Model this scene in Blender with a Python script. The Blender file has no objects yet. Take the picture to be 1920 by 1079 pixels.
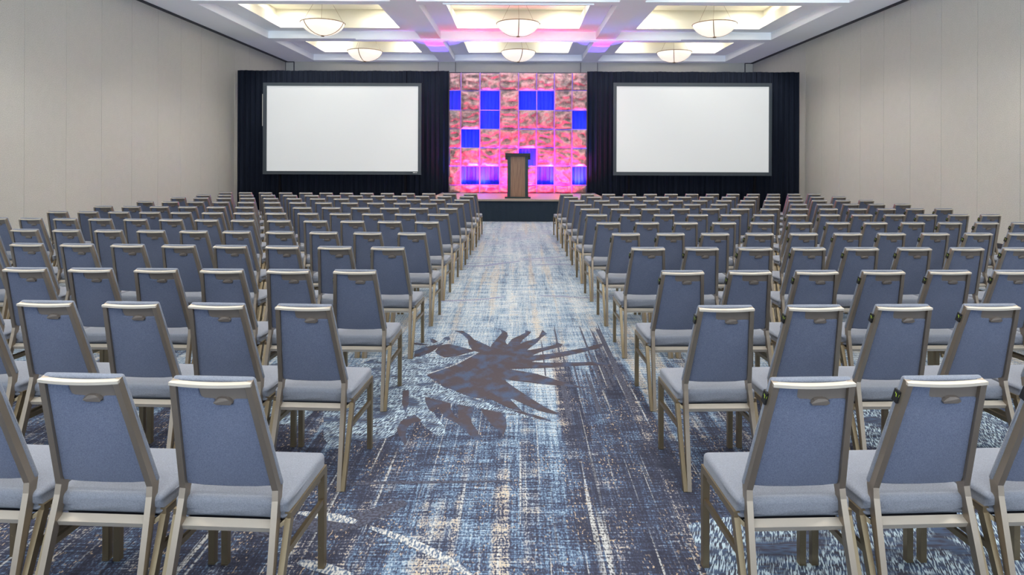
import bpy, bmesh, math, random
from mathutils import Vector, Matrix, noise as mnoise

C = bpy.context.scene.collection
R = math.radians
random.seed(4)

# ------------------------------------------------------------------ camera (level, shifted lens)
F, VX, VY, H = 1200.0, 973.0, 299.0, 1.66      # focal length and vanishing point in 1920x1079 pixels, eye height
cd = bpy.data.cameras.new('camera')
cd.sensor_width = 36.0
cd.lens = 36.0 * F / 1920
cd.shift_x = -(VX - 960) / 1920
cd.shift_y = -(539.5 - VY) / 1920
cd.clip_end = 200
cam = bpy.data.objects.new('camera', cd)
cam.location = (0, 0, H)
ROLL = R(.2)
cam.rotation_euler = (R(90), -ROLL, 0)
C.objects.link(cam)
bpy.context.scene.camera = cam


def X(px, d):
    return (px - VX) * d / F


def Z(py, d):
    return H - (py - VY) * d / F


def unroll(px, py):                              # the camera is tilted by a fifth of a degree
    return px + ROLL * (py - VY), py - ROLL * (px - VX)


def fl(px, py):                                  # a point of the floor
    px, py = unroll(px, py)
    d = H * F / (py - VY)
    return (X(px, d), d)


# ------------------------------------------------------------------ materials
class NT:
    def __init__(s, name):
        s.m = bpy.data.materials.new(name)
        s.m.use_nodes = True
        s.t = s.m.node_tree
        s.b = s.t.nodes['Principled BSDF']

    def n(s, kind, **kw):
        o = s.t.nodes.new(kind)
        for k, v in kw.items():
            setattr(o, k, v)
        return o

    def put(s, sock, v):
        if isinstance(v, bpy.types.NodeSocket):
            s.t.links.new(v, sock)
        elif v is not None:
            if sock.type == 'RGBA' and len(v) == 3:
                v = (*v, 1)
            sock.default_value = v

    def xyz(s):
        c = s.n('ShaderNodeTexCoord')
        q = s.n('ShaderNodeSeparateXYZ')
        s.t.links.new(c.outputs['Object'], q.inputs[0])
        return q.outputs[0], q.outputs[1], q.outputs[2]

    def M(s, op, a, b=None, c=None, clamp=False):
        o = s.n('ShaderNodeMath', operation=op, use_clamp=clamp)
        s.put(o.inputs[0], a)
        s.put(o.inputs[1], b)
        s.put(o.inputs[2], c)
        return o.outputs[0]

    def vec(s, a, b, c=0.0):
        o = s.n('ShaderNodeCombineXYZ')
        s.put(o.inputs[0], a)
        s.put(o.inputs[1], b)
        s.put(o.inputs[2], c)
        return o.outputs[0]

    def noise(s, v=None, scale=1.0, detail=2.0, rough=0.5):
        o = s.n('ShaderNodeTexNoise')
        if v is not None:
            s.put(o.inputs['Vector'], v)
        else:
            c = s.n('ShaderNodeTexCoord')
            s.t.links.new(c.outputs['Object'], o.inputs['Vector'])
        o.inputs['Scale'].default_value = scale
        o.inputs['Detail'].default_value = detail
        o.inputs['Roughness'].default_value = rough
        return o.outputs[0]

    def sn(s, a, b, kx, ky, off=0.0, detail=1.0):      # noise stretched by kx, ky
        return s.noise(s.vec(s.M('MULTIPLY', a, kx), s.M('MULTIPLY', b, ky), off), 1.0, detail)

    def rng(s, v, a, b, c=0.0, d=1.0, smooth=False):
        o = s.n('ShaderNodeMapRange')
        if smooth:
            o.interpolation_type = 'SMOOTHSTEP'
        s.put(o.inputs[0], v)
        for i, q in enumerate((a, b, c, d)):
            o.inputs[i + 1].default_value = q
        return o.outputs[0]

    def mix(s, f, a, b):
        o = s.n('ShaderNodeMix', data_type='RGBA')
        s.put(o.inputs[0], f)
        s.put(o.inputs[6], a)
        s.put(o.inputs[7], b)
        return o.outputs[2]

    def ramp(s, v, stops):
        o = s.n('ShaderNodeValToRGB')
        e = o.color_ramp.elements
        while len(e) < len(stops):
            e.new(0.5)
        for i, (p, c) in enumerate(stops):
            e[i].position = p
            e[i].color = (*c, 1)
        s.put(o.inputs[0], v)
        return o.outputs[0]

    def bump(s, h, strength=0.3, dist=0.01):
        o = s.n('ShaderNodeBump')
        o.inputs['Strength'].default_value = strength
        o.inputs['Distance'].default_value = dist
        s.put(o.inputs['Height'], h)
        s.t.links.new(o.outputs[0], s.b.inputs['Normal'])

    def set(s, color=None, rough=None, metal=None, spec=None, emit=None, es=None, sheen=None):
        for k, v in (('Base Color', color), ('Roughness', rough), ('Metallic', metal), ('Specular IOR Level', spec),
                     ('Emission Color', emit), ('Emission Strength', es), ('Sheen Weight', sheen)):
            if v is not None:
                s.put(s.b.inputs[k], v)
        return s.m


def plain(name, col, rough=0.6, metal=0.0, spec=0.3, var=0.06, scale=8.0, emit=None, es=None):
    t = NT(name)
    n = t.noise(None, scale, 3)
    lo = tuple(c * (1 - var) for c in col)
    hi = tuple(min(1, c * (1 + var)) for c in col)
    return t.set(t.mix(n, lo, hi), rough, metal, spec, emit, es)


def fabric(name, a, b, scale=420.0, sheen=0.15):
    t = NT(name)
    n = t.noise(None, scale * .62, 3, 0.8)
    n2 = t.noise(None, 6, 2)
    f = t.M('ADD', t.rng(n, .36, .64, 0, .8), t.M('MULTIPLY', n2, .2))
    t.bump(n, .3, .002)
    return t.set(t.mix(f, a, b), .95, 0, .1, sheen=sheen)


mat = {}
mat['seat_fabric'] = fabric('seat_fabric', (.130, .140, .175), (.208, .222, .265))
mat['back_fabric'] = fabric('back_fabric', (.068, .080, .129), (.134, .153, .222))
mat['frame'] = plain('bronze_frame', (.31, .255, .205), .36, .8, .5, .05)
mat['gold'] = plain('old_gold_frame', (.26, .20, .125), .36, .8, .5, .05)
mat['frame_sheen'] = plain('bronze_ceiling_sheen', (.56, .50, .43), .42, .55, .5, .03)  # same frame metal, lightened to paint in the ceiling's reflection
mat['plate'] = plain('taupe_plastic', (.145, .12, .105), .5, 0, .35, .05)
mat['dark'] = plain('dark_underside', (.02, .022, .03), .7)
mat['lime'] = plain('lime_mark', (.45, .65, .05), .6)
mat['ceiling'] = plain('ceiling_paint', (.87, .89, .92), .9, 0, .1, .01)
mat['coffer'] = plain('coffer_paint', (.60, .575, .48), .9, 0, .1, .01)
mat['glow'] = plain('cove_glow', (.66, .64, .55), .9, 0, 0, .01, 1, (1.0, .95, .78), .12)  # emission stands in for cove lamps lighting the upper field
mat['trim'] = plain('dark_trim', (.035, .035, .045), .6)
mat['bowl'] = plain('alabaster_bowl', (.55, .50, .44), .35, 0, .4, .02, 5, (1.0, .88, .74), .58)
mat['bronze'] = plain('dark_bronze', (.20, .13, .07), .4, .6, .5)
mat['screen'] = plain('projection_screen', (.40, .405, .41), .9, 0, .05, .01, .5, (.93, .97, .98), .235)  # slight emission added in place of projected white light
mat['screen_frame'] = plain('screen_border', (.045, .056, .068), .55)
mat['white'] = plain('white_print', (.8, .8, .8), .6)
mat['cream'] = plain('cream_strip', (.5, .47, .42), .7)
mat['skirt'] = plain('stage_skirt', (.020, .030, .046), .85, 0, .1, .15, 30)
mat['soot'] = plain('matt_black', (.006, .006, .008), .9, 0, .05)
mat['black'] = plain('black_laminate', (.012, .012, .014), .45)
mat['blackmetal'] = plain('black_green_metal', (.02, .035, .04), .4, .3)
mat['bluedrape'] = plain('violet_drape', (.035, .065, .94), .8, 0, .15, .10, 3)
mat['strap'] = plain('lilac_strap', (.42, .25, .62), .8)


def m_black_drape():
    t = NT('black_drape')
    x, y, z = t.xyz()
    n = t.sn(x, z, 60, .6)
    return t.set(t.mix(n, (.007, .009, .017), (.016, .021, .034)), .95, 0, .05)


mat['drape'] = m_black_drape()


def m_square():
    t = NT('crinkled_satin')
    n = t.noise(None, 5, 5, .65)
    return t.set(t.mix(t.rng(n, .40, .60), (.165, .135, .14), (.48, .275, .30)), .55, .15, .5)  # mottling puts the grey and pink of unlit and uplit folds into the colour


mat['square'] = m_square()


def m_wall(name, a, b):
    t = NT(name)
    x, y, z = t.xyz()
    h = t.M('ADD', x, y)
    n = t.sn(h, z, 70, 90, 0, 3)
    n2 = t.sn(h, z, 8, 5, 3, 3)
    f = t.M('ADD', t.rng(n, .3, .7, 0, .8), t.M('MULTIPLY', n2, .2))
    t.bump(n, .2, .003)
    return t.set(t.mix(f, a, b), .95, 0, .1)


mat['wall'] = m_wall('woven_wall_panel', (.32, .312, .288), (.52, .508, .472))


def m_wood(name, a, b, sx=40, sz=2.0, rough=.45):
    t = NT(name)
    x, y, z = t.xyz()
    n = t.sn(t.M('ADD', x, t.M('MULTIPLY', y, .4)), z, sx, sz, 0, 4)
    n2 = t.sn(x, z, 6, 1.5, 2, 3)
    f = t.M('ADD', t.M('MULTIPLY', t.rng(n, .3, .7), .65), t.M('MULTIPLY', n2, .35))
    return t.set(t.mix(f, a, b), rough, 0, .4)


mat['wood'] = m_wood('walnut_panel', (.105, .054, .034), (.285, .165, .105))


def m_stage():
    t = NT('stage_deck')
    x, y, z = t.xyz()
    n = t.sn(x, y, 3, 14, 0, 3)
    return t.set(t.mix(n, (.20, .15, .125), (.33, .26, .22)), .5, 0, .4)


mat['stage'] = m_stage()


# carpet ---------------------------------------------------------------
def m_carpet():
    t = NT('woven_carpet')
    x, y, z = t.xyz()

    def amp(n, k):                                # noise about zero, stretched
        return t.M('MULTIPLY', t.M('SUBTRACT', n, .5), k)

    def add(*q):
        o = q[0]
        for w_ in q[1:]:
            o = t.M('ADD', o, w_)
        return o

    def mul(*q):
        o = q[0]
        for w_ in q[1:]:
            o = t.M('MULTIPLY', o, w_)
        return o
    fleck = t.sn(x, y, 120, 62, 0, 2)             # single tufts
    weft = t.sn(x, y, 8, 95, 4, 2)              # crosswise threads
    stroke = t.sn(x, y, 75, 3.2, 17, 2)           # short lengthwise strokes
    band = t.sn(x, y, 7.5, .32, 7, 2)             # lengthwise bands
    rows = t.sn(x, y, 2.2, 9, 11, 2)              # crosswise bands
    big = t.sn(x, y, 1.2, .6, 21, 2)
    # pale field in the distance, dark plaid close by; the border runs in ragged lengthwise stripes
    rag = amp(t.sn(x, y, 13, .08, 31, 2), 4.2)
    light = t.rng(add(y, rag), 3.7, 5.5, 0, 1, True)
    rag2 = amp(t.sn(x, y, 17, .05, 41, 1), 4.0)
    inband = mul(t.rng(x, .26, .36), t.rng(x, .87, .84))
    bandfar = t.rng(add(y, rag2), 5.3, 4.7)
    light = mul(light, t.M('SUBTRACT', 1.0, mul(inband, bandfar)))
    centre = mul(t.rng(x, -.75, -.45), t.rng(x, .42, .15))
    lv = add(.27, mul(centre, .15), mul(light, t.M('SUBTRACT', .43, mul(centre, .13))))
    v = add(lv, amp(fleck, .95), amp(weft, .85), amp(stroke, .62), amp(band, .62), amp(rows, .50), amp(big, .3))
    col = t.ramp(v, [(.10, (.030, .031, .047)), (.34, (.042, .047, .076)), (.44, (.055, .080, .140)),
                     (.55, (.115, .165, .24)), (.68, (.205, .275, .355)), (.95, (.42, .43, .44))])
    # tan blocks and flecks
    tb = t.rng(add(t.sn(x, y, 8.5, .28, 51, 2), amp(rows, .30)), .56, .66)
    tanf = mul(tb, t.rng(v, .36, .52), t.rng(add(fleck, amp(weft, .6)), .42, .58, .1, .85))
    col = t.mix(tanf, col, (.42, .345, .26))
    tf = mul(t.rng(t.sn(x, y, 95, 40, 55, 2), .60, .66), t.rng(t.sn(x, y, 9, 3, 57, 2), .46, .58), .8)
    col = t.mix(tf, col, (.42, .32, .225))
    # broken cream strokes running lengthwise
    cs = mul(t.rng(t.sn(x, y, 48, .5, 61, 1), .635, .68), t.rng(add(fleck, amp(weft, .8)), .36, .54, 0, .85),
             t.rng(t.sn(x, y, 10, 1.1, 63, 1), .40, .55))
    col = t.mix(cs, col, (.40, .40, .395))
    # dark dotted rows
    wav = t.M('SINE', add(mul(y, 112.0), mul(amp(t.sn(x, y, 3, 2, 65, 1), 9.0), 1.0)))
    dots = mul(t.rng(wav, .62, .86), t.rng(t.sn(x, y, 150, 16, 67, 0), .42, .52), t.rng(v, .46, .62), .72)
    col = t.mix(dots, col, (.042, .042, .062))
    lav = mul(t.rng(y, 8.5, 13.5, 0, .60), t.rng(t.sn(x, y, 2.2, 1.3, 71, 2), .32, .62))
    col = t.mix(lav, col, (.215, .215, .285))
    t.bump(t.M('ADD', fleck, weft), .35, .004)
    return t.set(col, .97, 0, .05)


def m_petal():
    t = NT('carpet_flower')
    x, y, z = t.xyz()
    n = t.sn(x, y, 9, 7, 0, 4)
    g = t.sn(x, y, 60, 110, 5, 2)
    c = t.mix(t.rng(n, .46, .66), (.064, .052, .060), (.054, .080, .145))
    return t.set(t.mix(t.rng(g, .3, .7, 0, .55), c, (.047, .042, .052)), .97, 0, .05)


def m_speckle():
    t = NT('carpet_dashes')
    x, y, z = t.xyz()
    u = t.M('ADD', x, t.M('MULTIPLY', y, -.38))
    dash = t.sn(u, y, 150, 22, 0, 1)
    zone = t.sn(x, y, 5, 6, 9, 3)
    f = t.M('MULTIPLY', t.rng(dash, .50, .56), t.rng(zone, .38, .52))
    bg = t.mix(t.rng(t.sn(x, y, 12, 60, 3, 2), .4, .6), (.048, .049, .070), (.062, .088, .15))
    return t.set(t.mix(f, bg, (.36, .45, .52)), .97, 0, .05)


def m_thread(name, a, b, kx=80, ky=80):
    t = NT(name)
    x, y, z = t.xyz()
    return t.set(t.mix(t.rng(t.sn(x, y, kx, ky, 0, 2), .42, .58), a, b), .97, 0, .05)


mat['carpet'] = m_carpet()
mat['petal'] = m_petal()
mat['speckle'] = m_speckle()
mat['creamline'] = m_thread('carpet_cream_line', (.07, .10, .16), (.43, .42, .40), 110, 40)
mat['darkline'] = m_thread('carpet_dark_line', (.042, .042, .056), (.075, .080, .115))
mat['plumline'] = m_thread('carpet_plum_line', (.11, .115, .19), (.24, .25, .35))


# ------------------------------------------------------------------ mesh helpers
def obj(name, bm, m, parent=None, smooth=None, recalc=True):
    if recalc:
        bmesh.ops.recalc_face_normals(bm, faces=bm.faces[:])
    me = bpy.data.meshes.new(name)
    bm.to_mesh(me)
    bm.free()
    for q in (m if isinstance(m, (list, tuple)) else [m]):
        me.materials.append(q)
    if smooth is not None:
        for p in me.polygons:
            p.use_smooth = True
        if smooth < 180:
            me.set_sharp_from_angle(angle=R(smooth))
    o = bpy.data.objects.new(name, me)
    C.objects.link(o)
    if parent:
        o.parent = parent
    return o


def box(bm, a, b, mi=0):
    vs = [bm.verts.new((x, y, z)) for z in (a[2], b[2]) for y in (a[1], b[1]) for x in (a[0], b[0])]
    fs = []
    for q in ((0, 2, 3, 1), (4, 5, 7, 6), (0, 1, 5, 4), (2, 6, 7, 3), (0, 4, 6, 2), (1, 3, 7, 5)):
        f = bm.faces.new([vs[i] for i in q])
        f.material_index = mi
        fs.append(f)
    return vs


def bevel(bm, w, seg=1, ang=25):
    es = [e for e in bm.edges if len(e.link_faces) == 2 and e.calc_face_angle(0) > R(ang)]
    bmesh.ops.bevel(bm, geom=es, offset=w, segments=seg, profile=.5, affect='EDGES', clamp_overlap=True)


def bar(bm, pts, sizes, side=(1, 0, 0)):
    """rectangular bar along pts; sizes = (width along side, thickness) per point; mitred bends"""
    side = Vector(side)
    pts = [Vector(p) for p in pts]
    if not isinstance(sizes, list):
        sizes = [sizes] * len(pts)
    rings = []
    for i, p in enumerate(pts):
        d0 = (p - pts[i - 1]).normalized() if i else None
        d1 = (pts[i + 1] - p).normalized() if i < len(pts) - 1 else None
        d = d0 if d1 is None else d1 if d0 is None else (d0 + d1).normalized()
        k = 1.0 if d0 is None or d1 is None else 1.0 / max(.3, math.cos(d0.angle(d1) / 2))
        s = (side - d * side.dot(d)).normalized()
        nrm = d.cross(s).normalized()
        w, t = sizes[i]
        rings.append([bm.verts.new(p + s * w / 2 * a + nrm * t / 2 * b * k) for a, b in ((-1, -1), (1, -1), (1, 1), (-1, 1))])
    bm.faces.new(rings[0])
    bm.faces.new(rings[-1][::-1])
    for a, b in zip(rings, rings[1:]):
        for i in range(4):
            bm.faces.new((a[i], b[i], b[(i + 1) % 4], a[(i + 1) % 4]))


def rod(bm, a, b, r, n=6):
    a, b = Vector(a), Vector(b)
    d = (b - a).normalized()
    u = d.orthogonal().normalized()
    v = d.cross(u)
    ra, rb = [], []
    for i in range(n):
        o = (u * math.cos(2 * math.pi * i / n) + v * math.sin(2 * math.pi * i / n)) * r
        ra.append(bm.verts.new(a + o))
        rb.append(bm.verts.new(b + o))
    for i in range(n):
        bm.faces.new((ra[i], ra[(i + 1) % n], rb[(i + 1) % n], rb[i]))
    bm.faces.new(ra[::-1])
    bm.faces.new(rb)


def empty(name, loc=(0, 0, 0), rz=0.0):
    o = bpy.data.objects.new(name, None)
    o.empty_display_size = .1
    o.location = loc
    o.rotation_euler = (0, 0, rz)
    C.objects.link(o)
    return o


def tag(o, label, cat, group=None):
    o['label'] = label
    o['category'] = cat
    if group:
        o['group'] = group
    return o


def struct(o):
    o['kind'] = 'structure'
    return o


# ------------------------------------------------------------------ the room
WL, WR, YB, YF, ZC = -9.1, 9.1, 24.93, -4.2, 5.44

# floor: one carpet; its woven flower and lines are patches of the same mesh lying in the pile
bm = bmesh.new()
bm.faces.new([bm.verts.new(p) for p in ((WL, YF, 0), (WR, YF, 0), (WR, YB, 0), (WL, YB, 0))])


layer = [0]


def patch(pts, mi, z):
    layer[0] += 1
    z += .000012 * (layer[0] % 40)
    f = bm.faces.new([bm.verts.new((p[0], p[1], z)) for p in pts])
    f.normal_update()
    if f.normal.z < 0:
        f.normal_flip()
    f.material_index = mi


def A(*q):
    return [fl(700 + a / 4.496, 600 + b / 4.496) for a, b in q]


def B(*q):
    return [fl(920 + a / 4.496, 600 + b / 4.496) for a, b in q]


def P(*q):
    return [fl(a, b) for a, b in q]


def ribbon(pts, w, mi, z):
    n = len(pts)
    for i in range(n - 1):
        a, b = Vector(pts[i]), Vector(pts[i + 1])
        t = (b - a).normalized()
        s = Vector((-t.y, t.x))
        wa = w * (.35 + .65 * math.sin(math.pi * min(1, max(0, (i + .3) / n))))
        wb = w * (.35 + .65 * math.sin(math.pi * min(1, max(0, (i + 1.3) / n))))
        patch([a - s * wa / 2, b - s * wb / 2, b + s * wb / 2, a + s * wa / 2], mi, z)


def smooth_line(pts, k=6):
    out = []
    n = len(pts)
    for i in range(n - 1):
        p0, p1, p2, p3 = (Vector(pts[max(0, min(n - 1, i + j))]) for j in (-1, 0, 1, 2))
        for s in range(k):
            t = s / k
            out.append(.5 * ((2 * p1) + (p2 - p0) * t + (2 * p0 - 5 * p1 + 4 * p2 - p3) * t * t + (3 * p1 - p0 - 3 * p2 + p3) * t ** 3))
    out.append(Vector(pts[-1]))
    return out


SP, PE = .0005, .0010
# fields of white dashes left of the flower, below it and under the nearest chairs
patch(A((-420, 560), (-250, 420), (0, 330), (250, 312), (350, 262), (430, 228), (560, 190), (600, 148), (640, 138), (650, 165), (530, 230),
        (470, 312), (600, 322), (700, 312), (893, 272), (700, 372), (410, 470), (460, 492), (600, 575), (740, 625), (850, 665),
        (1079, 738), (1290, 800), (1500, 850), (1400, 845), (1079, 785), (900, 748), (650, 702), (430, 645), (520, 800), (600, 900), (610, 960), (540, 985),
        (430, 900), (400, 860), (345, 800), (230, 860), (190, 960), (110, 1000), (0, 1030), (-180, 1010), (-330, 1100), (-420, 1000)), 2, SP)
patch(P((1290, 985), (1340, 972), (1480, 962), (1700, 960), (1990, 965), (2100, 1079), (1990, 1200), (1500, 1180), (1330, 1090)), 2, SP)
patch(P((1580, 745), (1700, 730), (1850, 735), (1960, 760), (1960, 840), (1700, 850), (1590, 830)), 2, SP)
patch(P((480, 690), (560, 672), (640, 668), (640, 720), (560, 800), (480, 790), (420, 740)), 2, SP)
# the dark flower: heart and its flame petals
patch(A((450, 466), (700, 382), (890, 276), (840, 262), (1000, 228)) + B((145, 210), (250, 198), (305, 256), (355, 298), (380, 345), (350, 355),
      (300, 412), (150, 418), (120, 502), (200, 670), (165, 672), (270, 775), (160, 750), (60, 700), (0, 672)) +
      A((850, 660), (740, 622), (600, 565), (460, 478)), 1, PE)
patch(A((840, 264), (805, 215), (795, 165), (750, 122), (690, 97), (755, 95), (810, 128), (850, 168), (905, 190), (1000, 236)), 1, PE)
patch(B((-2, 240), (6, 214), (60, 150), (93, 112), (88, 92), (65, 78), (110, 90), (140, 110), (146, 140), (125, 175), (128, 197), (150, 214)), 1, PE)
patch(B((140, 212), (180, 162), (240, 135), (292, 110), (290, 86), (343, 103), (318, 132), (270, 170), (250, 202)), 1, PE)
patch(B((245, 204), (310, 180), (370, 165), (405, 148), (436, 86), (476, 120), (430, 150), (390, 195), (340, 230), (303, 260)), 1, PE)
patch(B((300, 260), (420, 240), (500, 222), (548, 208), (550, 190), (608, 208), (590, 232), (520, 246), (430, 270), (356, 300)), 1, PE)
patch(B((350, 302), (480, 290), (640, 265), (800, 235), (905, 208), (950, 198), (956, 214), (900, 245), (780, 275), (640, 305), (480, 335), (378, 347)), 1, PE)
patch(B((345, 356), (500, 365), (680, 360), (850, 355), (1010, 374), (1022, 386), (900, 385), (760, 390), (600, 400), (420, 410), (150, 414)), 1, PE)
patch(B((148, 416), (230, 430), (380, 455), (500, 490), (620, 530), (780, 570), (925, 584), (910, 592), (780, 579), (650, 562), (480, 549),
        (330, 532), (200, 516), (118, 502)), 1, PE)
patch(B((112, 508), (200, 572), (300, 637), (380, 690), (480, 750), (560, 783), (640, 790), (560, 798), (480, 788), (400, 767), (300, 722), (190, 672)), 1, PE)
patch(B((160, 758), (270, 776), (380, 806), (510, 850), (500, 858), (380, 830), (250, 792)), 1, PE)
patch(A((435, 655), (560, 680), (650, 705), (655, 760), (690, 820), (716, 832), (712, 720), (850, 740), (820, 800), (830, 870), (880, 940),
        (903, 1008), (880, 1020), (810, 972), (760, 920), (700, 872), (610, 830), (560, 772), (545, 735), (500, 782), (468, 760), (440, 700)), 1, PE)
patch(A((905, 755), (985, 765)) + B((90, 785), (130, 840), (136, 900), (110, 972), (60, 930)) + A((1000, 890), (940, 820)), 1, PE)
patch(A((345, 800), (230, 860), (198, 920), (215, 980), (265, 1062), (282, 1040), (270, 980), (280, 920), (320, 880), (410, 852)), 1, PE)
patch(A((520, 268), (560, 215), (640, 205), (740, 230), (862, 262), (700, 310), (600, 319), (540, 292)), 1, PE)
patch(A((478, 165), (505, 163), (545, 185), (510, 202), (485, 188)), 1, PE)
patch(A((290, 192), (400, 198), (475, 214), (400, 216), (300, 204)), 1, PE)
patch(A((350, 268), (430, 232), (520, 215), (600, 190), (585, 205), (510, 262), (430, 300), (340, 318)), 1, PE)
patch(A((250, 600), (300, 590), (300, 700), (270, 790), (240, 700)), 1, PE)
ribbon(smooth_line(A((455, 462), (560, 425), (690, 378), (893, 274))), .018, 3, PE + .0004)
# dark bands, serrated cream lines and the ripples across the aisle
ribbon(smooth_line(P((478, 1004), (560, 985), (640, 985), (700, 965), (760, 942))), .12, 4, PE)
ribbon(smooth_line(P((520, 935), (610, 914), (700, 907), (830, 905), (960, 903))), .03, 4, PE)
ribbon(smooth_line(P((560, 962), (605, 968), (640, 974), (668, 980))), .06, 3, PE)
ribbon(smooth_line(P((694, 990), (740, 1006), (790, 1027), (840, 1052), (882, 1080))), .05, 3, PE)
ribbon(smooth_line(P((560, 1054), (600, 1064), (660, 1082))), .06, 3, PE)
for pts, w in ((((825, 565), (870, 563.5), (910, 561), (945, 557)), .075), (((1010, 555), (1050, 556), (1090, 559), (1120, 558), (1160, 553)), .07),
               (((868, 500), (905, 499), (935, 495), (975, 490)), .11), (((868, 496), (900, 493), (921, 491)), .06),
               (((882, 483), (915, 482), (952, 484)), .08), (((1005, 497), (1040, 496), (1085, 497)), .09),
               (((972, 486), (1010, 485), (1060, 481)), .10), (((975, 488), (1030, 488), (1075, 487)), .06)):
    ribbon(smooth_line(P(*pts)), w, 5, SP)
for pts, w in ((((830, 563.2), (880, 562), (920, 559.5)), .035), (((1020, 557), (1060, 558), (1110, 560.5)), .035),
               (((885, 493.5), (905, 492.5), (921, 490.5)), .05)):
    ribbon(smooth_line(P(*pts)), w, 3, PE)
# woven dark stripes that run into the pale field
for (xa, xb, ya, yb) in ((.755, .800, 4.3, 6.45), (.700, .722, 4.7, 6.3), (.60, .618, 4.6, 6.35), (.52, .55, 4.2, 5.0), (.345, .36, 5.3, 6.4), (.205, .216, 4.9, 5.85),
                         (.31, .345, 4.1, 5.1), (.66, .685, 4.6, 5.5), (.44, .455, 4.5, 5.3)):
    n = 7
    for i in range(n):
        a, b = xa + (xb - xa) * i / n, xa + (xb - xa) * (i + 1) / n
        e = random.uniform(-.22, .05)
        patch([(a, ya), (b, ya), (b, yb + e), (a, yb + e)], 4, .0003)
fo = struct(obj('floor', bm, [mat['carpet'], mat['petal'], mat['speckle'], mat['creamline'], mat['darkline'], mat['plumline']], recalc=False))


def panel_wall(name, x, y0, y1, step, phase, z1, inward):
    """side wall of upright fabric panels with a fine chamfered joint between them"""
    b = bmesh.new()
    ys = [y0]
    k = phase
    while k < y1 - .1:
        if k > y0 + .1:
            ys.append(k)
        k += step
    ys.append(y1)
    prof = []
    for i, y in enumerate(ys):
        if 0 < i < len(ys) - 1:
            prof += [(y - .005, 0), (y - .002, -.008), (y + .002, -.008), (y + .005, 0)]
        else:
            prof.append((y, 0))
    vs = [[b.verts.new((x + inward * q, y, z)) for z in (0, z1)] for y, q in prof]
    for p, q in zip(vs, vs[1:]):
        b.faces.new((p[0], q[0], q[1], p[1]))
    return struct(obj(name, b, mat['wall']))


panel_wall('wall_left', WL, YF, YB, 1.09, 11.77 - 1.09 * 15, ZC, 1)
panel_wall('wall_right', WR, YF, YB, 1.09, 11.62 - 1.09 * 15, ZC, -1)
bm = bmesh.new()
bm.faces.new([bm.verts.new(p) for p in ((WL, YB, 0), (WR, YB, 0), (WR, YB, ZC), (WL, YB, ZC))])
struct(obj('wall_back', bm, mat['wall']))
# pilasters under the beams and in the corners of the back wall
for i, (a, b_) in enumerate(((822, 853), (1088.5, 1119), (535.5, 550.5), (1396.5, 1411))):
    bm = bmesh.new()
    box(bm, (X(a, YB), YB - .03, 0), (X(b_, YB), YB + .02, ZC))
    bevel(bm, .006)
    struct(obj('trim_%d' % (i + 1), bm, mat['wall']))
k = 5
for px in (821.5, 853.5, 1088, 1119.5, 535.3, 551, 1396, 1411.3):
    bm = bmesh.new()
    w = .028 if px < 700 or px > 1300 else .014
    box(bm, (X(px, YB) - w / 2, YB - .033, 0), (X(px, YB) + w / 2, YB + .01, ZC))
    struct(obj('trim_%d' % k, bm, mat['trim']))
    k += 1
for a, b_ in ((535.3, 551), (1396, 1411.3)):
    bm = bmesh.new()
    box(bm, (X(a, YB), YB - .05, ZC - .035), (X(b_, YB), YB, ZC))
    struct(obj('trim_%d' % k, bm, mat['trim']))
    k += 1
for s, x in (('left', WL), ('right', WR)):
    bm = bmesh.new()
    x1 = x + (.10 if s == 'left' else -.10)
    box(bm, (min(x, x1), YF, ZC - .03), (max(x, x1), YB, ZC + .02))
    struct(obj('trim_%d' % k, bm, mat['trim']))
    k += 1
    bm = bmesh.new()
    x1 = x + (.015 if s == 'left' else -.015)
    box(bm, (min(x, x1), YF, 0), (max(x, x1), YB, .10))
    struct(obj('baseboard_' + s, bm, mat['trim']))

# ceiling: beams around stepped coffers, each with an upper field, its cove light set as emission
CX = [(-7.88, -3.09), (-2.47, 2.40), (3.01, 7.90)]
CY = [(20.60, 24.54), (15.66, 20.10), (10.90, 15.33), (5.75, 10.17), (.80, 5.22), (-4.15, .27)]
Z1, Z2, Z3 = 5.673, 5.96, 6.30
bm = bmesh.new()
gx = sorted([WL, WR] + [v for q in CX for v in q])
gy = sorted([YF, YB] + [v for q in CY for v in q])


def quad(p, mi=0):
    f = bm.faces.new([bm.verts.new(q) for q in p])
    f.material_index = mi


def down_rect(x0, x1, y0, y1, z, mi=0):
    quad(((x0, y0, z), (x0, y1, z), (x1, y1, z), (x1, y0, z)), mi)


def ring(o, i, z, mi=0):
    down_rect(o[0], o[1], o[2], i[2], z, mi)
    down_rect(o[0], o[1], i[3], o[3], z, mi)
    down_rect(o[0], i[0], i[2], i[3], z, mi)
    down_rect(i[1], o[1], i[2], i[3], z, mi)


def walls(r, z0, z1, mi=0):
    c = ((r[0], r[2]), (r[1], r[2]), (r[1], r[3]), (r[0], r[3]))
    for p, q in zip(c, c[1:] + c[:1]):
        quad(((*p, z0), (*p, z1), (*q, z1), (*q, z0)), mi)


for a, b_ in zip(gx, gx[1:]):
    for c, d in zip(gy, gy[1:]):
        if (a, b_) in CX and (c, d) in CY:
            o = (a, b_, c, d)
            i = (a + .57, b_ - .57, c + .50, d - .50)
            j = (i[0] - .22, i[1] + .22, i[2] - .22, i[3] + .22)
            walls(o, ZC, Z1)
            ring(o, i, Z1)
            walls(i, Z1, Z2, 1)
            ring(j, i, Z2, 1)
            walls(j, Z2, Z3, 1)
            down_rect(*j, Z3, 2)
        else:
            down_rect(a, b_, c, d, ZC)
bmesh.ops.remove_doubles(bm, verts=bm.verts[:], dist=.0005)
struct(obj('ceiling', bm, [mat['ceiling'], mat['coffer'], mat['glow']], recalc=False))
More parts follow.
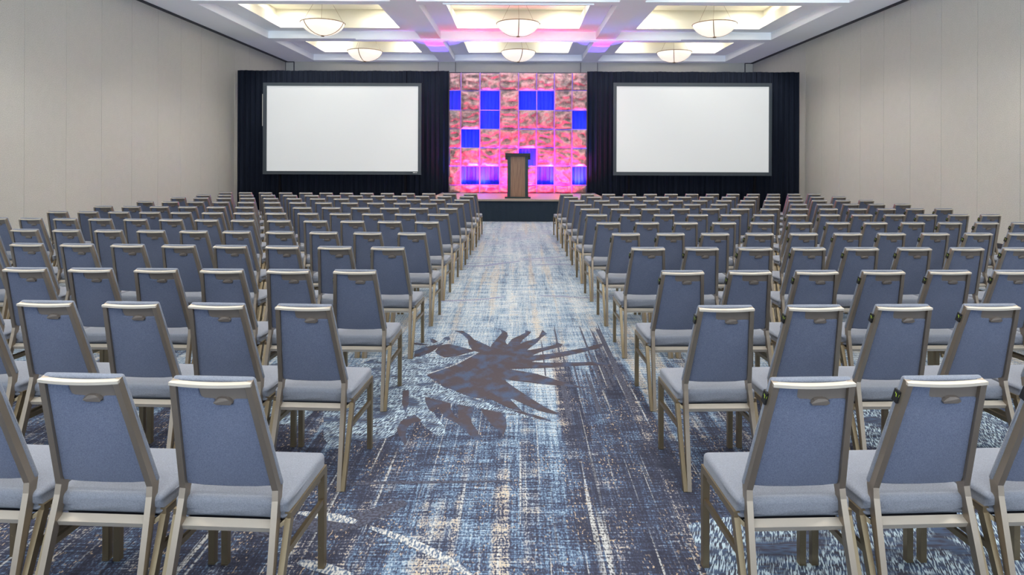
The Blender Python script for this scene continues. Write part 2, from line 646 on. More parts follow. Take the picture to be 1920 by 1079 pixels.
# slim white ceiling fixtures under the cross beams, numbered with the trim
for px0, px1, d in ((666, 1276, 20.12), (829, 1113, 15.5)):
    bm = bmesh.new()
    box(bm, (X(px0, d), d, ZC - .03), (X(px1, d), d + .07, ZC))
    bevel(bm, .004)
    struct(obj('trim_%d' % k, bm, mat['ceiling']))
    k += 1


# pendants
def bowl_meshes():
    b = bmesh.new()
    prof = [(.60, 0.0), (.592, -.03), (.565, -.085), (.52, -.145), (.45, -.21), (.36, -.268), (.25, -.315), (.13, -.342), (0, -.35)]
    n = 40

    def shell(sc, dz):
        rings = []
        for r, z in prof[:-1]:
            rings.append([b.verts.new((r * sc * math.cos(2 * math.pi * i / n), r * sc * math.sin(2 * math.pi * i / n), z * sc + dz)) for i in range(n)])
        tip = b.verts.new((0, 0, prof[-1][1] * sc + dz))
        for p, q in zip(rings, rings[1:]):
            for i in range(n):
                b.faces.new((p[i], p[(i + 1) % n], q[(i + 1) % n], q[i]))
        for i in range(n):
            b.faces.new((rings[-1][i], rings[-1][(i + 1) % n], tip))
        return rings[0]
    a = shell(1, 0)
    c = shell(.97, 0)
    for i in range(n):
        b.faces.new((a[i], a[(i + 1) % n], c[(i + 1) % n], c[i]))
    return b, prof


def make_pendant(loc, rot, label):
    root = empty('pendant_lamp', loc, rot)
    tag(root, label, 'pendant lamp', 'bowl pendants in the coffers')
    b, prof = bowl_meshes()
    obj('glass_bowl', b, mat['bowl'], root, 60)
    b = bmesh.new()
    n, k = 40, 8
    vs = [[b.verts.new(((.605 + .012 * math.cos(2 * math.pi * j / k)) * math.cos(2 * math.pi * i / n),
                        (.605 + .012 * math.cos(2 * math.pi * j / k)) * math.sin(2 * math.pi * i / n),
                        .012 * math.sin(2 * math.pi * j / k))) for j in range(k)] for i in range(n)]
    for i in range(n):
        for j in range(k):
            b.faces.new((vs[i][j], vs[(i + 1) % n][j], vs[(i + 1) % n][(j + 1) % k], vs[i][(j + 1) % k]))
    obj('rim', b, mat['bronze'], root, 60)
    for q in range(3):
        b = bmesh.new()
        a = 2 * math.pi * q / 3
        ca, sa = math.cos(a), math.sin(a)
        pts = [(ca * r * 1.012, sa * r * 1.012, z * 1.015 - .002) for r, z in prof]
        bar(b, pts, (.022, .008), (-sa, ca, 0))
        obj('strap', b, mat['bronze'], root)
        b = bmesh.new()
        rod(b, (ca * .6, sa * .6, 0), (ca * .12, sa * .12, .80), .004)
        obj('cable', b, mat['bronze'], root)
    b = bmesh.new()
    rod(b, (0, 0, -.35), (0, 0, -.375), .045, 16)
    obj('finial', b, mat['bronze'], root)
    b = bmesh.new()
    rod(b, (0, 0, Z3 - loc[2] - .04), (0, 0, Z3 - loc[2]), .15, 20)
    for q in range(3):
        a = 2 * math.pi * q / 3
        rod(b, (math.cos(a) * .12, math.sin(a) * .12, .8), (math.cos(a) * .12, math.sin(a) * .12, Z3 - loc[2] - .03), .004)
    obj('canopy', b, mat['ceiling'], root)
    return root


for cx, side, rot in ((-5.50, 'left', R(-128)), (-.035, 'centre', R(-88)), (5.46, 'right', R(-110))):
    make_pendant((cx, 17.9, 5.455), rot, 'larger-looking glowing bowl pendant in the %s coffer of the nearer row' % side)
    make_pendant((cx if side != 'left' else -5.44, 22.55, 5.45), rot + R(30 if side == 'left' else 12 if side == 'centre' else 5),
                 'smaller-looking glowing bowl pendant in the %s coffer by the back wall' % side)

# ------------------------------------------------------------------ drapes, screens, stage, backdrop, lectern
YD = 20.5


def pleats(x0, x1, z0, z1, y, amp, wave, seed, res=.03, sag=0.0):
    b = bmesh.new()
    n = max(8, int((x1 - x0) / res))
    rows = 6
    vs = []
    for i in range(n + 1):
        x = x0 + (x1 - x0) * i / n
        ph = mnoise.noise(Vector((x * 1.3, seed, 0))) * 3
        col = []
        for r in range(rows + 1):
            t = r / rows
            a = amp * (.55 + .45 * (1 - t))
            yy = y + a * math.sin(x * 2 * math.pi / wave + ph) + a * .5 * math.sin(x * 2 * math.pi / (wave * .43) + ph * 2)
            col.append(b.verts.new((x, yy, z0 + (z1 - z0) * t + (-.012 * abs(math.sin(x * 3)) if r == rows else 0) * sag)))
        vs.append(col)
    for p, q in zip(vs, vs[1:]):
        for r in range(rows):
            b.faces.new((p[r], q[r], q[r + 1], p[r + 1]))
    return b


def black_drape(x0, x1, label, n, seed):
    root = empty('pipe_and_drape', ((x0 + x1) / 2, YD, 0))
    tag(root, label, 'drape', 'black drapes beside the backdrop')
    cx = (x0 + x1) / 2
    w = (x1 - x0) / n
    ztop = 4.49
    for i in range(n):
        a, c = x0 + w * i - cx, x0 + w * (i + 1) - cx
        b = pleats(a, c, .01, ztop, 0, .035, .17, seed, .02, 1)
        o = obj('drape_panel', b, mat['drape'], root, 180)
        s = o.modifiers.new('thickness', 'SOLIDIFY')
        s.thickness = .006
    b = bmesh.new()
    rod(b, (x0 - cx, .06, ztop - .03), (x1 - cx, .06, ztop - .03), .02, 8)
    obj('crossbar', b, mat['trim'], root)
    for i in range(n + 1):
        b = bmesh.new()
        px = min(max(x0 + w * i - cx, x0 - cx + .04), x1 - cx - .04)
        rod(b, (px, .09, 0), (px, .09, ztop - .01), .022, 8)
        box(b, (max(px - .2, x0 - cx), .05, 0), (min(px + .2, x1 - cx), .30, .012))
        obj('upright', b, mat['trim'], root)


XBL, XBR = X(841.5, YD), X(1100.5, YD)
black_drape(X(445, YD), XBL, 'pleated black drape behind the left projection screen', 5, 1.0)
black_drape(XBR, X(1498, YD), 'pleated black drape behind the right projection screen', 5, 9.0)


def screen(px0, px1, py0, py1, ix0, ix1, iy0, iy1, label, logo):
    d = 19.95
    root = empty('projection_screen', ((X(px0, d) + X(px1, d)) / 2, d, 0))
    tag(root, label, 'screen', 'projection screens')
    ox = root.location.x
    x0, x1, z1, z0 = X(px0, d) - ox, X(px1, d) - ox, Z(py0, d), Z(py1, d)
    a0, a1, c1, c0 = X(ix0, d) - ox, X(ix1, d) - ox, Z(iy0, d), Z(iy1, d)
    b = bmesh.new()
    for p, q in (((x0, z0), (x1, c0)), ((x0, c1), (x1, z1)), ((x0, c0), (a0, c1)), ((a1, c0), (x1, c1))):
        box(b, (p[0], -.03, p[1]), (q[0], .03, q[1]))
    fr = obj('border', b, mat['screen_frame'], root)
    b = bmesh.new()
    box(b, (a0 - .01, -.012, c0 - .01), (a1 + .01, 0, c1 + .01))
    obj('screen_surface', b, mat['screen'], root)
    for sx in (x0 + .5, x1 - .5):
        b = bmesh.new()
        box(b, (sx - .03, .03, .02), (sx + .03, .08, z1 - .1))
        box(b, (sx - .04, -.35, 0), (sx + .04, .35, .03))
        bar(b, [(sx, .30, .03), (sx, .06, 1.2)], (.03, .03))
        obj('leg', b, mat['soot'], root)
    if logo:
        b = bmesh.new()
        box(b, (a1 - .15, -.034, c0 - .045), (a1 - .07, -.029, c0 - .028))
        box(b, (a1 - .06, -.034, c0 - .043), (a1 - .02, -.029, c0 - .031))
        obj('maker_mark', b, mat['white'], fr)
        b = bmesh.new()
        box(b, (x0 - .035, .0, Z(238, d)), (x0 - .005, .028, Z(178, d)))
        obj('edge_strip', b, mat['cream'], fr)


screen(493.3, 789.8, 156.8, 328.6, 500.3, 783.8, 162.7, 322.4, 'blank white projection screen on the left, in front of black drape', True)
screen(1149.5, 1446.3, 154.6, 328.4, 1155.6, 1441, 161.3, 321.8, 'blank white projection screen on the right, in front of black drape', False)

# stage
SZ, SY0, SY1, SX0, SX1 = .593, 17.03, 20.42, -2.44, 2.40
root = empty('stage', ((SX0 + SX1) / 2, (SY0 + SY1) / 2, 0))
tag(root, 'low stage with brown deck and black skirt at the end of the aisle', 'stage')
ox, oy = root.location.x, root.location.y
bm = bmesh.new()
box(bm, (SX0 - ox, SY0 - oy, SZ - .05), (SX1 - ox, SY1 - oy, SZ))
bevel(bm, .006)
obj('deck', bm, mat['stage'], root)
bm = bmesh.new()
box(bm, (SX0 - ox - .004, SY0 - oy - .02, SZ - .045), (SX1 - ox + .004, SY0 - oy - .002, SZ - .004))
obj('edge_strip', bm, mat['frame'], root)
bm = bmesh.new()
x0, x1, y0, y1 = SX0 - ox + .02, SX1 - ox - .02, SY0 - oy + .015, SY1 - oy - .05
loop = []
for (a, b_) in (((x0, y1), (x0, y0)), ((x0, y0), (x1, y0)), ((x1, y0), (x1, y1))):
    n = 150
    for i in range(n):
        t = i / n
        px, py = a[0] + (b_[0] - a[0]) * t, a[1] + (b_[1] - a[1]) * t
        w = .008 * math.sin(i * 1.1) + .005 * math.sin(i * .37)
        loop.append((px + (w if a[0] == b_[0] else 0), py + (w if a[1] == b_[1] else 0)))
vs = [[bm.verts.new((p[0], p[1], z)) for z in (.005, SZ - .045)] for p in loop]
for p, q in zip(vs, vs[1:]):
    bm.faces.new((p[0], q[0], q[1], p[1]))
obj('skirt', bm, mat['skirt'], root, 60)
for lx in (x0 + .15, 0, x1 - .15):
    for ly in (y0 + .15, y1 - .15):
        bm = bmesh.new()
        rod(bm, (lx, ly, 0), (lx, ly, SZ - .05), .025, 10)
        obj('leg', bm, mat['black'], root)

# backdrop: violet pleated drape, and a net of crinkled squares hung on straps in front of it
root = empty('violet_drape', (0, YD + .02, 0))
tag(root, 'violet-blue pleated drape seen through the gaps of the pink squares', 'drape')
ZT = Z(136.5, YD - .35)
obj('drape_cloth', pleats(XBL, XBR, .01, ZT + .06, .03, .022, .13, 5.0, .012), mat['bluedrape'], root, 180)
bm = bmesh.new()
rod(bm, (XBL, .07, ZT + .04), (XBR, .07, ZT + .04), .02, 8)
obj('crossbar', bm, mat['trim'], root)
ZT -= SZ
NY = YD - .34                                    # the net of squares
root = empty('patchwork_backdrop', (0, NY, SZ))
tag(root, 'hanging net of crinkled pink fabric squares behind the lectern', 'backdrop')
bm = bmesh.new()
rod(bm, (X(841.5, NY), .02, ZT), (X(1100.5, NY), .02, ZT), .018, 8)
obj('crossbar', bm, mat['trim'], root)
for px in (841.5, 1100.5):
    bm = bmesh.new()
    rod(bm, (X(px, NY), .02, 0), (X(px, NY), .02, ZT), .018, 8)
    box(bm, (X(px, NY) - .15, -.02, 0), (X(px, NY) + .15, .12, .01))
    obj('upright', bm, mat['trim'], root)
dq = NY - .02
NL, NR = X(841.5, NY), X(1100.5, NY)
cols = [841.5, 864, 899.5, 937, 971.8, 1006, 1039.5, 1072, 1100.5]
rows = [136.5, 169.9, 206.9, 242.4, 277.8, 311.8, 347.2, 361.9]
holes = {(1, 0), (1, 2), (2, 2), (1, 4), (1, 5), (2, 7), (3, 1), (4, 4), (5, 1), (5, 2), (5, 5), (5, 7)}
rnd = random.Random(11)
for r in range(7):
    for c in range(8):
        if (r, c) in holes:
            continue
        jit = [rnd.uniform(-.008, .012) for _ in range(4)]
        x0, x1 = X(cols[c], dq) + .012 + jit[0], X(cols[c + 1], dq) - .012 - jit[1]
        z1, z0 = Z(rows[r], dq) - SZ - .010 - jit[2], Z(rows[r + 1], dq) - SZ + .012 + jit[3]
        if r == 6:
            z0 = .006
        n = 22
        m_ = n if r < 6 else 10
        b = bmesh.new()
        g = []
        sx, sz, rs = rnd.uniform(0, 50), rnd.uniform(0, 50), rnd.uniform(-2, 2)
        for i in range(n + 1):
            row = []
            for j in range(m_ + 1):
                u, v = i / n, j / m_
                x, z = x0 + (x1 - x0) * u, z0 + (z1 - z0) * v
                e = min(u, 1 - u, v, 1 - v)
                k = min(1, e * 8)
                q = mnoise.noise(Vector((x * 3.0 + sx + z * rs, z * 5.5 + sz, 0)))
                q2 = mnoise.noise(Vector((x * 10 + sz - z * 5, z * 22 + sx, 3)))
                belly = .020 * math.sin(math.pi * u) * (1 - v) ** .7
                y = -.020 - k * (.075 * (1 - abs(q) * 2.2) + .022 * (1 - abs(q2) * 2)) - belly * k
                row.append(b.verts.new((x, y, z - (.010 if r < 6 else 0) * math.sin(math.pi * u) * (1 - v))))
            g.append(row)
        for i in range(n):
            for j in range(m_):
                b.faces.new((g[i][j], g[i + 1][j], g[i + 1][j + 1], g[i][j + 1]))
        obj('fabric_square', b, mat['square'], root, 180)
for c in range(1, 8):
    b = bmesh.new()
    xx = X(cols[c], dq)
    box(b, (xx - .011, -.004, .006), (xx + .011, .001, ZT))
    obj('strap', b, mat['strap'], root)
for r in range(1, 7):
    b = bmesh.new()
    zz = Z(rows[r], dq) - SZ
    box(b, (NL + .01, -.010, zz - .010), (NR - .01, -.0045, zz + .010))
    obj('strap', b, mat['strap'], root)

# lectern
dl = 17.45
lx = X(971, dl)
root = empty('lectern', (lx, dl + .25, SZ))
tag(root, 'wooden lectern with black sides and top standing on the stage', 'lectern')
bm = bmesh.new()
box(bm, (-.35, -.30, 0), (.35, .28, .045))
bevel(bm, .006)
obj('base', bm, mat['blackmetal'], root)
bm = bmesh.new()
box(bm, (-.20, -.235, .045), (.20, -.205, 1.15))
bevel(bm, .004)
obj('front_panel', bm, mat['wood'], root)
for s in (-1, 1):
    bm = bmesh.new()
    box(bm, (min(s * .20, s * .285), -.25, .045), (max(s * .20, s * .285), .22, 1.16))
    bevel(bm, .01, 2)
    obj('side_post', bm, mat['blackmetal'], root)
bm = bmesh.new()
vs = box(bm, (-.345, -.30, 1.15), (.345, .26, 1.235))
for v in vs:
    if v.co.y > 0:
        v.co.z -= .05
bevel(bm, .005)
for s in (-1, 1):
    box(bm, (min(s * .288, s * .345), -.30, 1.055), (max(s * .288, s * .345), .24, 1.16))
obj('top', bm, mat['black'], root)
bm = bmesh.new()
box(bm, (-.20, -.2, .5), (.20, .2, .52))
obj('shelf', bm, mat['wood'], root)

# ------------------------------------------------------------------ the banquet chair
TL = Vector((0, -.135, .425)).normalized()       # along the raked back
TN = Vector((0, .425, .135)).normalized()        # forward, out of the back
B0 = Vector((0, .135, .49))


def bp(x, v, n):
    """a point of the back: x across, v 0..1 from bend to top, n forward of the posts' mid plane"""
    return Vector((x, 0, 0)) + B0 + TL * (v * .446) + TN * n


def half(v, at0, at1):
    return at0 + (at1 - at0) * v


def make_chair():
    root = empty('banquet_chair')
    # cushion of the seat
    b = bmesh.new()
    box(b, (-.207, .128, .385), (.207, .503, .462))
    bmesh.ops.subdivide_edges(b, edges=[e for e in b.edges], cuts=3, use_grid_fill=True)
    for v in b.verts:
        u, w = v.co.x / .211, (v.co.y - .315) / .188
        if v.co.z > .44:
            v.co.z += .016 * (1 - u ** 4) * (1 - w ** 4)
        if v.co.y < .2:
            v.co.x *= .985
            if v.co.z < .40:
                v.co.y += .012
    bevel(b, .026, 4, 40)
    obj('seat', b, mat['seat_fabric'], root, 180)
    b = bmesh.new()
    box(b, (-.17, .17, .366), (.17, .46, .388))
    obj('seat_pan', b, mat['dark'], root)
    # front cushion of the back
    b = bmesh.new()
    n, m_ = 8, 8
    lay = []
    for n0 in (.010, .030):
        g = []
        for j in range(m_ + 1):
            v = j / m_
            row = []
            for i in range(n + 1):
                u = i / n * 2 - 1
                nn = n0
                if n0 > .02:
                    nn += .010 * (1 - u ** 4) * (1 - (2 * v - 1) ** 6)
                row.append(b.verts.new(bp(u * half(v, .183, .1395), .02 + v * .998, nn)))
            g.append(row)
        lay.append(g)
    for s, g in enumerate(lay):
        for j in range(m_):
            for i in range(n):
                q = (g[j][i], g[j][i + 1], g[j + 1][i + 1], g[j + 1][i])
                b.faces.new(q if s == 0 else q[::-1])
    a, c = lay
    for i in range(n):
        b.faces.new((a[0][i], a[0][i + 1], c[0][i + 1], c[0][i]))
        b.faces.new((a[m_][i], c[m_][i], c[m_][i + 1], a[m_][i + 1]))
    for j in range(m_):
        b.faces.new((a[j][0], c[j][0], c[j + 1][0], a[j + 1][0]))
        b.faces.new((a[j][n], a[j + 1][n], c[j + 1][n], c[j][n]))
    bmesh.ops.recalc_face_normals(b, faces=b.faces[:])
    bevel(b, .010, 3, 40)
    obj('backrest', b, mat['seat_fabric'], root, 180)
    # rear upholstered panel with the cut-out for the hand grip
    def w(v):
        return half(v, .159, .119)
    out = [(-.97, .02), (-.6, .005), (0, 0), (.6, .005), (.97, .02), (1, .06), (1, .865), (.95, .875), (.60, .872), (.53, .865), (.50, .835), (.47, .825), (.08, .825), (.05, .835),
           (.02, .865), (-.05, .872), (-.28, .875), (-.36, .89), (-.385, .92), (-.40, .985), (-1, .985), (-1, .06)]
    b = bmesh.new()
    fr, bk = [], []
    for u, v in out:
        x, vv = u * w(v), .03 + v * .945
        bk.append(b.verts.new(bp(x, vv, -.003)))
        fr.append(b.verts.new(bp(x, vv, .011)))
    b.faces.new(bk)
    b.faces.new(fr[::-1])
    k = len(out)
    for i in range(k):
        b.faces.new((bk[i], fr[i], fr[(i + 1) % k], bk[(i + 1) % k]))
    bmesh.ops.recalc_face_normals(b, faces=b.faces[:])
    es = [e for e in b.edges if e.verts[0] in bk and e.verts[1] in bk]
    bmesh.ops.bevel(b, geom=es, offset=.006, segments=3, profile=.5, affect='EDGES', clamp_overlap=True)
    obj('back_panel', b, mat['back_fabric'], root, 50)
    b = bmesh.new()
    q = []
    for nn in (.003, .010):
        q.append([b.verts.new(bp(x, v, nn)) for x, v in ((-.058, .80), (.125, .80), (.119, .985), (-.052, .985))])
    b.faces.new(q[0])
    b.faces.new(q[1][::-1])
    for i in range(4):
        b.faces.new((q[0][i], q[1][i], q[1][(i + 1) % 4], q[0][(i + 1) % 4]))
    obj('grip_plate', b, mat['plate'], root)
    b = bmesh.new()
    pr = [(.008, .812), (.056, .812), (.064, .835), (.056, .862), (.044, .872), (.022, .872), (.010, .862), (0, .835)]
    q = [[b.verts.new(bp(x, v, nn - (.004 if .83 < v < .87 else 0))) for x, v in pr] for nn in (-.008, .006)]
    b.faces.new(q[0])
    b.faces.new(q[1][::-1])
    for i in range(8):
        b.faces.new((q[0][i], q[1][i], q[1][(i + 1) % 8], q[0][(i + 1) % 8]))
    obj('hand_grip', b, mat['plate'], root)
    # bowed top rail
    b = bmesh.new()
    pts = []
    for i in range(9):
        u = i / 4 - 1
        pts.append(bp(u * .1385, .995, -.002) + Vector((0, -.008 * (1 - u * u), -.004 * (1 - u * u))))
    bar(b, pts, (.024, .0105), (0, 1, .12))
    bevel(b, .003, 2, 40)
    obj('top_rail', b, mat['frame_sheen'], root, 40)
    for s in (-1, 1):
        b = bmesh.new()
        bar(b, [(s * .1835, .004, 0), (s * .168, .128, .46), (s * .1665, .136, .50), (s * .1275, .003, .918)],
            [(.021, .022), (.022, .034), (.022, .038), (.021, .030)])
        bevel(b, .0025)
        obj('back_post', b, mat['frame'], root)
    for s in (-1, 1):
        b = bmesh.new()
        bar(b, [(s * .203, .498, .398), (s * .203, .140, .398)], (.022, .026))
        bar(b, [(s * .160, .132, .366), (s * .178, .140, .370), (s * .202, .152, .388)], (.022, .014), (0, 1, 0))
        bevel(b, .0025)
        obj('seat_rail', b, mat['gold'], root)
    for s in (-1, 1):
        b = bmesh.new()
        bar(b, [(s * .2005, .486, .386), (s * .2005, .484, 0)], [(.027, .030), (.026, .026)])
        bevel(b, .002)
        rod(b, (s * .2005 - .006, .472, .085), (s * .2005 - .006, .4695, .085), .005)
        box(b, (s * .2005 - .0135, .470, 0), (s * .2005 + .0135, .498, .008))
        obj('leg', b, mat['gold'], root)
    for s in (-1, 1):
        b = bmesh.new()
        bar(b, [(s * .203, .152, .386), (s * .203, .004, 0)], [(.021, .030), (.020, .022)])
        bevel(b, .002)
        obj('leg', b, mat['gold'], root)
    for s in (-1, 1):
        b = bmesh.new()
        bar(b, [(s * .203, .476, .272), (s * .203, .106, .280)], (.015, .022))
        bevel(b, .002)
        obj('stretcher', b, mat['gold'], root)
    for i, (y, z) in enumerate(((.122, .373), (.45, .366))):
        b = bmesh.new()
        bar(b, [(-.17 - .03 * i, y, z), (.17 + .03 * i, y, z)], (.034, .020), (0, 1, .45 if i == 0 else 0))
        bevel(b, .002)
        obj('cross_bar', b, mat['frame_sheen'] if i == 0 else mat['frame'], root)
    # woven tag on the left edge of the cushion
    b = bmesh.new()
    v0, v1 = .80, .90
    q = []
    for nn, v in ((.004, v0), (.030, v0), (.030, v1), (.004, v1)):
        x = -half(v, .183, .139)
        q.append((bp(x - .006, v, nn), bp(x + .002, v, nn)))
    vo = [b.verts.new(p[0]) for p in q]
    vi = [b.verts.new(p[1]) for p in q]
    b.faces.new(vo)
    b.faces.new(vi[::-1])
    for i in range(4):
        b.faces.new((vo[i], vi[i], vi[(i + 1) % 4], vo[(i + 1) % 4]))
    for nn, va, vb in ((.010, .848, .876), (.0155, .866, .880)):
        p = []
        for n_, v in ((nn, va), (nn + .003, va + .002), (nn + .005, vb), (nn + .002, vb)):
            p.append(bp(-half(v, .183, .139) - .0068, v, n_))
        f = b.faces.new([b.verts.new(q_) for q_ in p])
        f.material_index = 1
    # rear face of the tag
    p = [bp(-half(v, .183, .139) + e, v, .0034) for v, e in ((.855, -.0050), (.855, -.0038), (.878, -.0030), (.878, -.0044))]
    f = b.faces.new([b.verts.new(q_) for q_ in p])
    f.material_index = 1
    t_ = obj('tag', b, [mat['black'], mat['lime']], root)
    t_['label'] = 'small black tag with lime green mark'
    return root


def lin(a, b_, n, full):
    return [a + (b_ - a) * i / full for i in range(n)]


# photographed rows, nearest first: x of each chair's upper left corner counted from the aisle; height of the row at the aisle and outer end
LEFT = [
    ([318, 76, -166], 708, 697),
    ([516, 355.8, 193.7, 34.3, -125], 571, 562),
    ([626.4, 500.4, 376.5, 252.5, 128.8, 7, -113], 506, 501),
    ([696.4, 597, 497.7, 400, 303, 206.9, 112.7, 19.7, -72], 462.8, 455),
    ([747.3, 663.3, 581, 498, 416.3, 336, 256.3, 177, 99.6, 21.3, -57], 436, 428.8),
    ([780.7, 708.7, 639, 569.4, 499.3, 430.5, 364.3, 297.3, 231, 165.7, 100.8, 37, -28], 415, 408),
    ([804.8, 741.8, 680, 618, 557, 495.4, 435.2, 376.7, 318.6, 260.8, 203.7, 147.3, 91], 401, 396),
    ([824.8, 769, 713.4, 658.3, 602.4, 548, 493, 440.2, 387.4, 333.4, 282, 229.2, 178], 390, 386.2),
    ([840.3, 789, 737.9, 688.5, 638.6, 589, 540.3, 492.2, 444.5, 399, 352.8, 304.4, 257.6], 381, 377.3),
    ([853.2, 806.9, 760.4, 715.3, 670, 626, 579.7, 536.3, 492.2, 448.4, 406.7, 363.5, 321.3], 373.9, 370),
    ([861.5, 820, 779.1, 737.4, 695.3, 654, 611.8, 571, 529.6, 488.3, 448.6, 408.7, 369], 367.7, 364.8),
    ([870.6, 832, 792, 752.5, 714, 675.3, 636.5, 597.8, 560, 522.6, 485.6, 449, 412.2], 362.8, 360.3),
]
RIGHT = [
    ([1447, 1694, 1940], 709.5, 704),
    ([1310.5, 1477.6, 1641.6, 1807.9, 1974], 573.3, 570),
    ([1241.6, 1366.5, 1491.9, 1616.6, 1743, 1865, 1988], 507.3, 507),
    ([1184, 1283, 1385.5, 1487.6, 1586.3, 1683, 1783, 1880.7, 1979], 463.6, 465),
    ([1148.7, 1230.9, 1314, 1398.5, 1482.8, 1562.7, 1646, 1728, 1808, 1890.7, 1973], 437, 437.6),
    ([1118.2, 1190.7, 1263.5, 1335.5, 1406.7, 1478.4, 1551.4, 1620.7, 1691.7, 1760, 1828, 1895.7], 416.7, 417.7),
    ([1098.9, 1162.3, 1225.4, 1289.2, 1350.8, 1412.4, 1476.2, 1536.4, 1598.6, 1660, 1718.5, 1777.6, 1838.2], 401.8, 403),
    ([1088.3, 1145, 1201.4, 1260, 1315.2, 1369.7, 1427.2, 1482.8, 1538, 1591.5, 1644.4, 1698.8, 1752.3], 390.8, 392),
    ([1077.3, 1128.5, 1180.5, 1232.5, 1282, 1331.6, 1383.9, 1432.4, 1482, 1532, 1581.3, 1628.5, 1676], 382.6, 383.4),
    ([1066.6, 1114.3, 1160.5, 1205.7, 1252, 1298.3, 1344.2, 1388.3, 1433.2, 1478, 1523, 1566.3, 1610], 375.4, 376.4),
    ([1056.8, 1100.9, 1143.4, 1185.7, 1227.7, 1270.3, 1312, 1352.8, 1395.4, 1437, 1478, 1519.9, 1560.8], 368.7, 369.9),
    ([1050.5, 1089.6, 1129, 1168.6, 1207.7, 1246, 1285.7, 1323, 1362.3, 1401.2, 1438.4, 1476.5, 1516], 363.7, 364.5),
]
ORD = ['', 'first', 'second', 'third', 'fourth', 'fifth', 'sixth', 'seventh', 'eighth', 'ninth', 'tenth', 'eleventh', 'twelfth', 'thirteenth']
proto = make_chair()
parts = list(proto.children)
HT = .930
first = True
DEBUG = False
for side, rows_ in (('left', LEFT), ('right', RIGHT)):
    for r, (xs, ya, yo) in enumerate(rows_):
        n = len(xs)
        raw, dd = [], []
        for i, px in enumerate(xs):
            qx, qy = unroll(px, ya + (yo - ya) * i / max(1, n - 1))
            if side == 'right':
                qy -= .10 * i
            dd.append((H - HT) * F / (qy - VY))
            raw.append(X(qx, dd[-1]) + .1385)
        mi = (n - 1) / 2                         # the chairs of a row are ganged: smooth, almost even spacing
        u = [i - mi for i in range(n)]
        s2, s4 = sum(q * q for q in u), sum(q ** 4 for q in u)
        kx = sum(q * p for q, p in zip(u, raw)) / s2
        ky = sum(q * p for q, p in zip(u, dd)) / s2
        det = n * s4 - s2 * s2
        sx2, sx0 = sum(q * q * p for q, p in zip(u, raw)), sum(raw)
        k2 = (n * sx2 - s2 * sx0) / det if n > 4 else 0.0
        k2 *= .35
        k0 = (sx0 - k2 * s2) / n
        my = sum(dd) / n
        pos = [(k0 + kx * q + k2 * q * q, my + ky * q) for q in u]
        s = ky / kx
        if DEBUG:
            print('ROW', side, r, [round(math.hypot(p[0] - q[0], p[1] - q[1]), 3) for p, q in zip(pos, pos[1:])], round(math.degrees(math.atan(s)), 2),
                  round(max(abs(p[0] - q) for p, q in zip(pos, raw)) * F / my, 1))
        for i, (cx, d) in enumerate(pos):
            rz = math.atan(s) + random.uniform(-.008, .008)
            if first:
                root, first = proto, False
            else:
                root = proto.copy()
                C.objects.link(root)
                for p in parts:
                    nm = p.name.split('.')[0]
                    if r >= 6 and (nm in ('seat_pan',) or (nm == 'tag' and (side == 'left' or r >= 8)) or p.name == 'cross_bar.001'):
                        continue
                    q = p.copy()
                    C.objects.link(q)
                    q.parent = root
            root.location = (cx, d - .003, 0)
            root.rotation_euler = (0, 0, rz)
            nth = 'chair right beside the centre aisle' if i == 0 else '%s chair from the centre aisle' % ORD[i + 1]
            if r < 6:
                rowt = 'nearest row' if r == 0 else '%s-nearest row' % ORD[r + 1]
            else:
                rowt = 'row closest to stage' if r == 11 else '%s row from stage' % ORD[12 - r]
            tag(root, 'blue-grey %s, %s, %s block' % (nth, rowt, side), 'chair',
                'banquet chairs in the %s block' % side)

# ------------------------------------------------------------------ light
w = bpy.data.worlds.new('world')
bpy.context.scene.world = w
w.use_nodes = True
# rear wall left out: daylight from behind, its lower half boosted to lift the ceiling
nt = w.node_tree
tc = nt.nodes.new('ShaderNodeTexCoord')
sp = nt.nodes.new('ShaderNodeSeparateXYZ')
mr = nt.nodes.new('ShaderNodeMapRange')
nt.links.new(tc.outputs['Generated'], sp.inputs[0])
nt.links.new(sp.outputs[2], mr.inputs[0])
for i_, v_ in enumerate((-.12, .12, 7.8, .5)):
    mr.inputs[i_ + 1].default_value = v_
nt.links.new(mr.outputs[0], nt.nodes['Background'].inputs[1])
nt.nodes['Background'].inputs[0].default_value = (.74, .88, 1.0, 1)


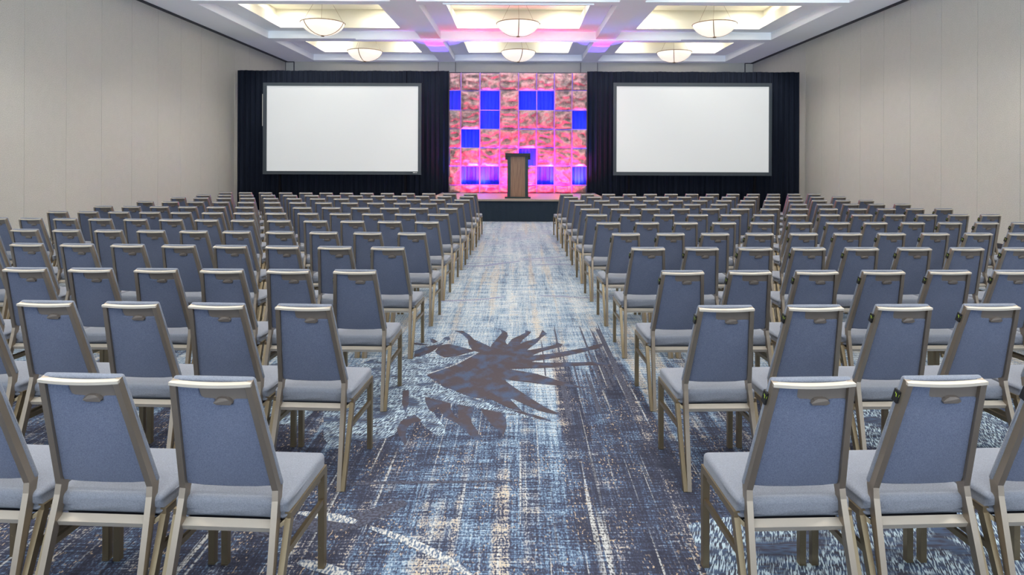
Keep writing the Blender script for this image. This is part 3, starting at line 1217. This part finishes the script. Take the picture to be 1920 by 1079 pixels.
def area(name, loc, rot, size, power, col, shape='DISK', spread=180, size_y=None):
    l = bpy.data.lights.new(name, 'AREA')
    l.shape = shape
    l.size = size
    if size_y:
        l.size_y = size_y
    l.energy = power
    l.color = col
    l.spread = R(spread)
    o = bpy.data.objects.new(name, l)
    o.location = loc
    o.rotation_euler = rot
    C.objects.link(o)
    return o


def spot(name, loc, target, power, col, ang, blend=.5, radius=.05):
    l = bpy.data.lights.new(name, 'SPOT')
    l.energy = power
    l.color = col
    l.spot_size = R(ang)
    l.spot_blend = blend
    l.shadow_soft_size = radius
    o = bpy.data.objects.new(name, l)
    o.location = loc
    o.rotation_euler = (Vector(target) - Vector(loc)).to_track_quat('-Z', 'Y').to_euler()
    C.objects.link(o)
    return o


# recessed lamps up in every coffer
for ci, (a, b_) in enumerate(CX):
    for ri, (c, d) in enumerate(CY):
        cx, cy = (a + b_) / 2, (c + d) / 2
        for sx in (-1, 1):
            for sy in (-1, 1):
                area('coffer_lamp', (cx + sx * 1.45, cy + sy * 1.2, Z3 - .03), (0, 0, 0), .30, 37, (1.0, .95, .87))
# coloured uplights: pink in front of the squares, blue between squares and drape, violet behind the drapes
for x in (-1.5, -.9, -.3, .3, .9, 1.5):
    area('pink_uplight', (x, NY - .72, SZ + .05), (R(136), 0, 0), .14, 34, (1.0, .012, .16), spread=105)
for x in (-1.9, -1.15, -.4, .4, 1.15, 1.9):
    area('blue_uplight', (x, NY + .14, SZ + .05), (R(176), 0, 0), .12, 22, (.20, .22, 1.0), spread=85)
for s in (-1, 1):
    spot('violet_uplight', (s * 2.72, 21.75, .4), (s * 2.76, 21.85, ZC), 1000, (.20, .10, 1.0), 17, .25)
    spot('magenta_uplight', (s * 2.72, 21.2, .4), (s * 2.76, 20.95, ZC), 650, (1.0, .05, .65), 13, .4)
for s in (-1, 1):
    area('violet_wash', (s * 5.2, 22.4, .35), (R(180), 0, 0), .6, 15, (.50, .42, 1.0), spread=150)
spot('pink_wash', (0, NY - .9, SZ + .2), (0, 19.3, ZC), 70, (1.0, .08, .40), 55, .8)

v = bpy.context.scene.view_settings
v.view_transform = 'Standard'
v.look = 'None'
v.exposure = 0.55
v.gamma = 1.0
v.use_curve_mapping = False
c = bpy.context.scene.cycles
c.max_bounces = 6
c.diffuse_bounces = 4
c.use_denoising = True
